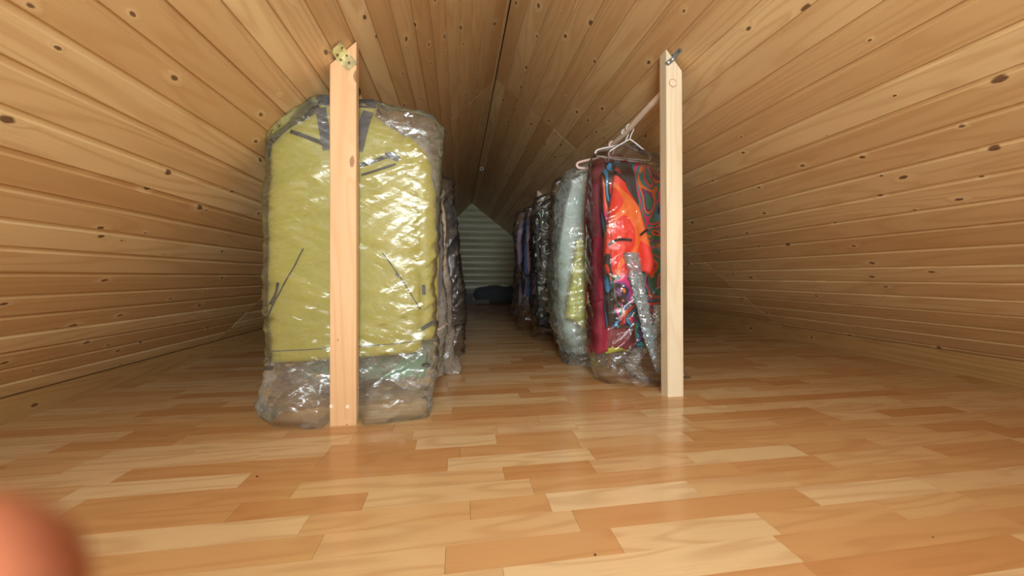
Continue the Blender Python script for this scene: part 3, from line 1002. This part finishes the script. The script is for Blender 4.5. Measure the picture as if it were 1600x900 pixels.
# swirling print dress
t = empty('dress', (.955, 1.745, .24), 'multicoloured swirl print dress half behind the pale pine post', 'dress')
garment('body', 'swirl', t, sized([(.235, .140, .042, .0), (.45, .145, .038, 0), (.75, .135, .036, 0), (.93, .130, .034, 0), (1.02, .115, .030, -.005), (1.085, .06, .024, -.03)], .97), .935, 1.732, 2.1, nf=6, famp=(.05, .26), hemwave=.03, wob=.008, lean=.03)
sleeve(t, 'swirl', [(.99, 1.745, 1.0), (1.025, 1.74, .93), (1.04, 1.73, .80)], [.03, .034, .034], seed=3)
# orange-red dress in front of it
K = .955
t = empty('dress', (.78, 1.60, .37), 'orange red dress with black waist ties and dark printed hem', 'dress')
garment('skirt', 'orange_print', t, sized([(.50, .105, .042, .005), (.56, .118, .048, .008), (.66, .105, .046, .005), (.80, .080, .038, 0), (.95, .035, .022, -.02), (1.03, .010, .012, -.028)], K), .778, 1.597, 1.4, nf=8, famp=(.10, .36), hemwave=.03, wob=.008, lean=.11)
garment('hem', 'hem_print', t, sized([(.36, .075, .034, .025), (.44, .088, .038, .018), (.515, .098, .042, .008)], K), .778, 1.597, 5.5, rows=16, nf=7, famp=(.2, .28), hemwave=.05, wob=.008)
tie = lambda x, y, z: (x * K, y - .083, .49 + (z - .49) * K)
v, f = tube(arc([tie(.712, 1.662, .640), tie(.735, 1.640, .660), tie(.775, 1.634, .665), tie(.815, 1.636, .662)], 5), .006, 8); put('waist_tie', v, f, 'black_trim', t, True)
v, f = tube(arc([tie(.865, 1.640, .69), tie(.895, 1.650, .71), tie(.915, 1.668, .715)], 5), .006, 8); put('waist_tie', v, f, 'black_trim', t, True)
garment('top', 'dark_cloth', t, sized([(.74, .020, .012, .075), (.85, .032, .018, .055), (.97, .045, .018, .025), (1.06, .052, .018, .0)], K), .785, 1.650, 7.5, rows=18, nf=5, famp=(.1, .2), wob=.006, lean=.06)
# black dress with bright patches
t = empty('dress', (.755, 1.72, .23), 'black dress with bright blue, pink and orange patches', 'dress')
garment('body', 'black_print', t, sized([(.22, .026, .020, .0), (.35, .034, .026, .0), (.6, .042, .028, 0), (.9, .050, .028, .0), (1.02, .055, .026, .005), (1.06, .04, .022, .02)], .985), .757, 1.716, 8.8, nf=5, famp=(.08, .25), hemwave=.08, hemslope=.4, wob=.007)
# crimson ruffled dress
K2 = .965
t = empty('dress', (.74, 1.78, .12), 'crimson dress with ruffled lower tiers beside the lime skirt', 'dress')
garment('bodice', 'maroon', t, [(.56, .070, .018, -.01), (.8, .095, .020, .01), (1.02, .125, .020, .05), (1.09, .10, .018, .06), (1.12, .05, .016, .07)], .735, 1.808, 3.9, nf=7, famp=(.08, .25), wob=.005)
garment('upper_tier', 'crimson', t, sized([(.365, .066, .028, -.003), (.45, .062, .026, -.003), (.58, .054, .024, .0), (.70, .045, .022, .01)], K2), .718, 1.780, 2.9, rows=20, nf=11, famp=(.1, .30), hemwave=.03, hemslope=.3, wob=.006, lean=.06)
garment('lower_tier', 'crimson', t, sized([(.110, .058, .026, .012), (.18, .056, .026, .01), (.30, .052, .025, .0), (.41, .052, .024, .0)], K2), .716, 1.783, 6.1, rows=24, nf=12, famp=(.12, .34), hemwave=.06, wob=.006)
garment('underskirt', 'maroon', t, [(.125, .085, .028, .0), (.17, .082, .026, .0), (.225, .075, .024, .0)], .825, 1.775, 5.1, rows=12, nf=8, famp=(.1, .28), hemwave=.02, wob=.006)
garment('lime_edging', 'lime', t, [(.105, .075, .024, .0), (.122, .08, .028, .0), (.14, .07, .024, .0)], .825, 1.773, 6.9, rows=8, nf=9, famp=(.1, .2), hemwave=.02, hemslope=.15, wob=.006)
# lime skirt
t = empty('skirt', (.655, 1.915, .2), 'lime yellow satin skirt at the edge of pale grey dress', 'skirt')
garment('panel', 'lime', t, [(.225, .062, .026, -.005), (.35, .056, .026, 0), (.5, .046, .024, .01), (.66, .03, .02, .02)], .652, 1.925, 4.4, nf=6, famp=(.08, .28), hemslope=-.7, hemwave=.02, wob=.008)
garment('waistband', 'lime', t, [(.65, .032, .022, .02), (.69, .032, .022, .02)], .652, 1.925, 4.4, rows=4)
# pale grey dress in pale bag
t = empty('dress', (.80, 2.10, .03), 'pale grey teal dress filling the broad cloudy bag', 'dress')
garment('skirt', 'pale_teal', t, [(.04, .170, .055, .0), (.12, .195, .060, .0), (.35, .21, .062, -.015), (.6, .205, .060, -.02), (.75, .185, .056, -.01)], .80, 2.095, 7.7, nf=9, famp=(.12, .30), wob=.014, hemwave=.03)
garment('bodice', 'pale_teal', t, [(.74, .185, .056, -.01), (.9, .18, .054, 0), (1.05, .152, .046, .02), (1.12, .08, .036, .05)], .80, 2.095, 7.9, rows=22, nf=7, famp=(.12, .2), wob=.012)
# hangers
hanger('thin white plastic hanger holding the swirl print dress', RAILX, 1.80, 'right', .185, .085, .24, 'hanger_white', HG, r=.0046)
hanger('pale pink plastic hanger behind the thin white hanger', RAILX, 1.955, 'right', .215, .085, .06, 'hanger_pink', HG, r=.0070)
hanger('white plastic hanger inside the pale grey dress', RAILX, 2.095, 'right', .135, .14, .0, 'hanger_white', HG, r=.004)
hanger('white hanger of the orange red dress near the rail front', RAILX, 1.745, 'right', .12, .10, .10, 'hanger_white', HG, r=.0036)
# bags
def keep_off_right_post(x, y):
    if RPX0 - .03 < x < RPX1 + .03: y = max(y, RPY1 + .01)
    return x, y
fb = bag('clear crackling plastic bag over swirl print and orange dresses', 'film_clear', .845, 1.682,
         [(.004, .190, .140, .02, -.03), (.05, .205, .146, .01, -.015), (.2, .208, .148, .0, 0), (.5, .212, .148, .0, 0), (.8, .212, .142, .0, .008), (.95, .208, .118, .005, .03), (1.04, .20, .090, .012, .06), (1.09, .19, .070, .02, .095), (1.16, .085, .046, .022, .115), (1.2, .03, .02, .022, .118)],
         13.7, None, RG, .9, tilt=2.3, avoid=keep_off_right_post, wave=.05)
bag('broad cloudy plastic bag over the pale grey dress', 'film_pale', .80, 2.035,
    [(.004, .205, .165, .015, -.005), (.06, .225, .172, .01, 0), (.2, .248, .176, -.005, 0), (.45, .258, .176, -.015, 0), (.75, .255, .166, -.01, .008), (.95, .245, .130, .005, .01), (1.07, .225, .105, .03, .01), (1.14, .13, .085, .055, 0), (1.19, .04, .04, .065, 0)],
    17.3, None, RG, 1.3, tilt=1.6, wave=.02)
# shiny twisted tail of the clear bag, with the navy sash inside it
def tail(name, pts, r0, r1, mat, seed, parent):
    P_ = arc(pts, 16)
    V, Fc = [], []
    n = 14
    for i, q in enumerate(P_):
        t_ = i / (len(P_) - 1)
        rr = r0 + (r1 - r0) * t_
        for k in range(n):
            a = 2 * math.pi * k / n
            j = 1 + .55 * noise.noise((math.cos(a) * 2 + seed, math.sin(a) * 2, i * .55))
            V.append((q.x + rr * j * math.cos(a), q.y + .55 * rr * j * math.sin(a), q.z))
    for i in range(len(P_) - 1):
        for k in range(n):
            Fc.append((i * n + k, i * n + (k + 1) % n, i * n + n + (k + 1) % n, i * n + n + k))
    Fc += [tuple(range(n)), tuple(range(len(V) - n, len(V)))]
    return put(name, V, Fc, mat, parent, False)


tp = lambda x, y, z: (x * .955, y - .072, max(.012, .49 + (z - .49) * .97))
tail('twisted_tail', [tp(.80, 1.60, .60), tp(.835, 1.605, .46), tp(.865, 1.605, .33), tp(.895, 1.61, .20), tp(.930, 1.605, .10), tp(.945, 1.60, .04)], .034, .016, 'film_foil', 3.0, fb)
tail('twisted_tail', [tp(.95, 1.61, .36), tp(.945, 1.61, .28), tp(.925, 1.62, .20), tp(.95, 1.62, .10)], .028, .022, 'film_foil', 9.0, fb)
tail('crumpled_corner', [tp(.84, 1.60, .16), tp(.80, 1.60, .09), tp(.84, 1.59, .03), tp(.92, 1.57, .012)], .042, .03, 'film_clear', 5.0, fb)
tail('crumpled_corner', [(1.00, 1.58, .10), (1.02, 1.57, .05), (1.045, 1.56, .025), (1.06, 1.56, .02)], .028, .016, 'film_clear', 15.0, fb)
sash = put('sash', *loft([[(.842 + .07 * (.5 - z) * .4 + .020 * math.cos(a), 1.615 + .009 * math.sin(a), z) for a in [2 * math.pi * k / 12 for k in range(12)]] for z in [.15 + .19 * i / 10 for i in range(11)]]), 'sequin', None, True)
tag(sash, 'navy sequinned sash hanging inside the clear crackling bag', 'sash')

# ---------------------------------------------------------------- farther garments, right rail
DG = 'dresses at the far part of the right rail'
far_items = [
    ('coat', 'brown_cloth', 'rough brown coat next to the broad cloudy bag', 'coat', 2.38, .06, 1.10, .215, .05),
    ('dress', 'floral', 'dark dress with pale green and white flowers', 'dress', 2.79, .10, 1.11, .245, .05),
    ('shirt', 'dark_cloth', 'black shirt between the flowered dress and the lavender blouse', 'shirt', 2.915, .16, 1.09, .24, .026),
    ('blouse', 'lavender', 'dusty lavender blouse next to the blue shirt', 'blouse', 3.03, .33, 1.08, .25, .022),
    ('shirt', 'blue_cloth', 'blue shirt in shiny clear bag past the flowered dress', 'shirt', 3.125, .30, 1.09, .262, .036),
    ('dress', 'lavender', 'greyish lavender dress last on the dress rail', 'dress', 3.36, .22, 1.12, .275, .05)]
for i, (nm, mt, lab, cat, y, zb, zt, hw, hd) in enumerate(far_items):
    t = empty(nm, (RAILX, y, zb), lab, cat)
    garment('body', mt, t, [(zb, hw * 1.02, hd, 0), (zb + .4, hw * .98, hd, 0), (zt - .16, hw * .92, hd, 0), (zt - .06, hw * .7, hd * .8, 0), (zt, hw * .25, hd * .6, 0)], RAILX, y, 20 + i * 1.7, n=56, rows=34, nf=7, famp=(.06, .4), hemwave=.03)
    sleeve(t, mt, [(RAILX - hw * .75, y, zt - .09), (RAILX - hw * 1.0, y, zt - .2), (RAILX - hw * 1.03, y - .02, zt - .42), (RAILX - hw * .98, y - .02, zt - .58)], [.03, .04, .036, .03], seed=i)
    hanger('white wire hanger holding the ' + lab.split(' next')[0].split(' in ')[0].split(' past')[0].split(' last')[0].split(' between')[0], RAILX, y, 'right', .21 if i == 0 else .155, .07 if i == 0 else .115, .04 if i == 0 else 0.0, 'hanger_white', HG, r=.0035)
bag('crinkled clear bag over the brown coat', 'film_clear', RAILX, 2.40,
    [(.25, .235, .07, 0, 0), (.5, .24, .08, 0, 0), (.8, .245, .08, 0, 0), (1.02, .245, .07, 0, 0), (1.14, .22, .05, 0, 0), (1.18, .10, .03, 0, 0)], 23.1, None, RG, 1.1, n=120, rows=110, tilt=2.2, wave=.06)
bag('shiny clear bag over the dark flowered dress', 'film_clear', RAILX, 2.838,
    [(.02, .29, .125, 0, 0), (.15, .285, .125, 0, 0), (.5, .285, .125, 0, 0), (.95, .295, .122, 0, 0), (1.10, .26, .105, 0, 0), (1.165, .10, .05, 0, 0)], 25.1, None, RG, 1.4, n=120, rows=110, tilt=2.2, wave=.08)
bag('shiny clear bag over the blue shirt', 'film_clear', RAILX, 3.095,
    [(.10, .335, .095, 0, 0), (.22, .315, .10, 0, 0), (.5, .31, .10, 0, 0), (.9, .31, .095, 0, 0), (1.08, .29, .085, 0, 0), (1.15, .10, .04, 0, 0)], 27.1, None, RG, 1.4, n=120, rows=110, tilt=2.2, wave=.08)
bag('shiny clear bag over the greyish lavender dress', 'film_clear', RAILX, 3.38,
    [(.12, .36, .09, 0, 0), (.22, .34, .10, 0, 0), (.5, .33, .09, 0, 0), (.95, .345, .08, 0, 0), (1.10, .33, .06, 0, 0), (1.15, .10, .03, 0, 0)], 29.1, None, RG, 1.4, n=120, rows=110, tilt=2.2, wave=.08)

# black pouch with red stripes on the floor
pt = empty('pouch', (.775, 2.60, 0), 'black upright pouch with red stripes below the brown coat', 'pouch')
garment('body', 'black_trim', pt, [(.0, .055, .035, 0), (.03, .06, .04, 0), (.12, .055, .035, 0), (.19, .035, .015, .005)], .775, 2.60, 31.0, n=32, rows=14, nf=3, famp=(.02, .05), wob=.004)
for zz in (.06, .085, .11, .135):
    ribbon('stripe', [(.727 + .002 * i, 2.572 - .0035 * i, zz + .002 * i) for i in range(8)], .014, .002, 'red_cord', pt)

# dark quilt bundle and low box at the foot of the far gable
rings = []
for i in range(41):
    x = .28 + 1.25 * i / 40
    rg = []
    for k in range(28):
        a = 2 * math.pi * k / 28
        e = math.sin(math.pi * min(1, max(0, i / 40))) ** .25
        hz = .16 * e * (1 + .25 * noise.noise((x * 4, 1, 2)))
        y = 6.62 + .20 * e * math.copysign(abs(math.cos(a)) ** .6, math.cos(a))
        z = .17 + hz * math.copysign(abs(math.sin(a)) ** .6, math.sin(a)) + .025 * noise.noise((x * 6, math.cos(a) * 2, math.sin(a) * 2))
        rg.append((x, min(y, 6.84), max(.002, z)))
    rings.append(rg)
v, f = loft(rings)
tag(put('quilt_bundle', v, f, 'bundle', None, True), 'dark grey rolled quilt lying at the foot of far gable', 'quilt')
bx = empty('storage_box', (.08, 6.6, 0), 'low black box beside the rolled quilt at far gable', 'box')
v, f = boxvf(-.30, .27, 6.45, 6.8, .0, .20); put('carton', v, f, 'black_trim', bx)
v, f = boxvf(-.31, .28, 6.44, 6.81, .20, .235); put('lid', v, f, 'hanger_dark', bx)
v, f = boxvf(.24, .55, 6.395, 6.405, .012, .085)
lb = put('loose_card', v, f, 'cardboard_grey'); tag(lb, 'small grey card leaning at the foot of the quilt', 'card')

# screw eye near the ridge
se = empty('screw_eye', (.29, 4.46, zr(.29) - .06), 'small metal screw eye under the ridge', 'screw eye')
v, f = tube([(.29, 4.46, zr(.29) - .02 + .02 * t) for t in (-.3, 0, 1.2)], .003, 8); put('shank', v, f, 'zinc_dark', se)
v, f = tube([(.29 + .018 * math.cos(a), 4.46, zr(.29) - .044 + .018 * math.sin(a)) for a in [2 * math.pi * k / 16 for k in range(16)]], .0035, 8, True); put('eye', v, f, 'hanger_white', se, True)

# crumbs on the floor
for i, (x, y, rr, lab) in enumerate(((-.485, .974, .0022, 'tiny dark crumb on the floor before the honey pine post'), (.239, .612, .002, 'tiny dark crumb lying on a light stave in the open floor'), (.882, .56, .0014, 'tiny dark splinter on the floor before the pale pine post'))):
    v, f = tube([(x - rr, y, .001), (x - rr * .4, y, .0012), (x + rr * .5, y + rr * .2, .0013), (x + rr * 1.2, y, .001)], [rr * .3, rr * .8, rr * .7, rr * .2], 7)
    tag(put('crumb', v, f, 'crumb'), lab, 'crumb', 'crumbs on the floor')

# ---------------------------------------------------------------- the photographer's hand, one fingertip in the picture
camR = Vector((math.cos(math.radians(8.48)), -math.sin(math.radians(8.48)), 0))
camF = Vector((math.sin(math.radians(8.48)), math.cos(math.radians(8.48)), 0))
HB = Vector((0, 0, .49))
def hp(r_, f_, u_): return HB + camR * r_ + camF * f_ + Vector((0, 0, u_))
hand = empty('hand', hp(-.10, -.03, -.075), 'hand of the person taking the picture, blurred fingertip close up', 'hand')
chains = {'palm': []}
bmh = bmesh.new()
vs, rad = [], []
def addv(p, r_, prev=None):
    vtx = bmh.verts.new(p - hand.location)
    vs.append(vtx); rad.append(r_)
    if prev is not None: bmh.edges.new((vs[prev], vtx))
    return len(vs) - 1
wr = addv(hp(-.150, -.085, -.125), .026)
fa = addv(hp(-.21, -.16, -.20), .034, wr)
pm = addv(hp(-.115, -.052, -.092), .028, wr)
kn = [hp(-.078, -.030, -.052), hp(-.086, -.018, -.070), hp(-.096, -.010, -.088), hp(-.106, -.006, -.104)]
fin = [[hp(-.062, -.012, -.036), hp(-.050, .010, -.029), hp(-.0297, .0262, -.0184)],
       [hp(-.070, .006, -.066), hp(-.062, .010, -.088), hp(-.070, -.002, -.100)],
       [hp(-.080, .012, -.086), hp(-.074, .014, -.106), hp(-.082, .0, -.116)],
       [hp(-.092, .012, -.106), hp(-.088, .012, -.122), hp(-.094, .0, -.130)]]
for k, (b, ch) in enumerate(zip(kn, fin)):
    i = addv(b, .0115 if k < 3 else .010, pm)
    for m_, q in enumerate(ch):
        i = addv(q, (.0092, .0090, .0084)[m_] * (1, 1, .96, .84)[k], i)
th = addv(hp(-.10, -.066, -.060), .013, pm)
th2 = addv(hp(-.080, -.066, -.036), .0105, th)
addv(hp(-.062, -.058, -.020), .0088, th2)
me = bpy.data.meshes.new('hand_skin'); bmh.to_mesh(me); bmh.free()
sk = bpy.data.objects.new('hand_skin', me); COL.objects.link(sk); sk.parent = hand
md = sk.modifiers.new('skin', 'SKIN'); md.use_smooth_shade = True
for i, r_ in enumerate(rad):
    me.skin_vertices[0].data[i].radius = (r_, r_)
me.skin_vertices[0].data[pm].use_root = True
sb = sk.modifiers.new('sub', 'SUBSURF'); sb.levels = 2; sb.render_levels = 2
me.materials.append(M['skin'])
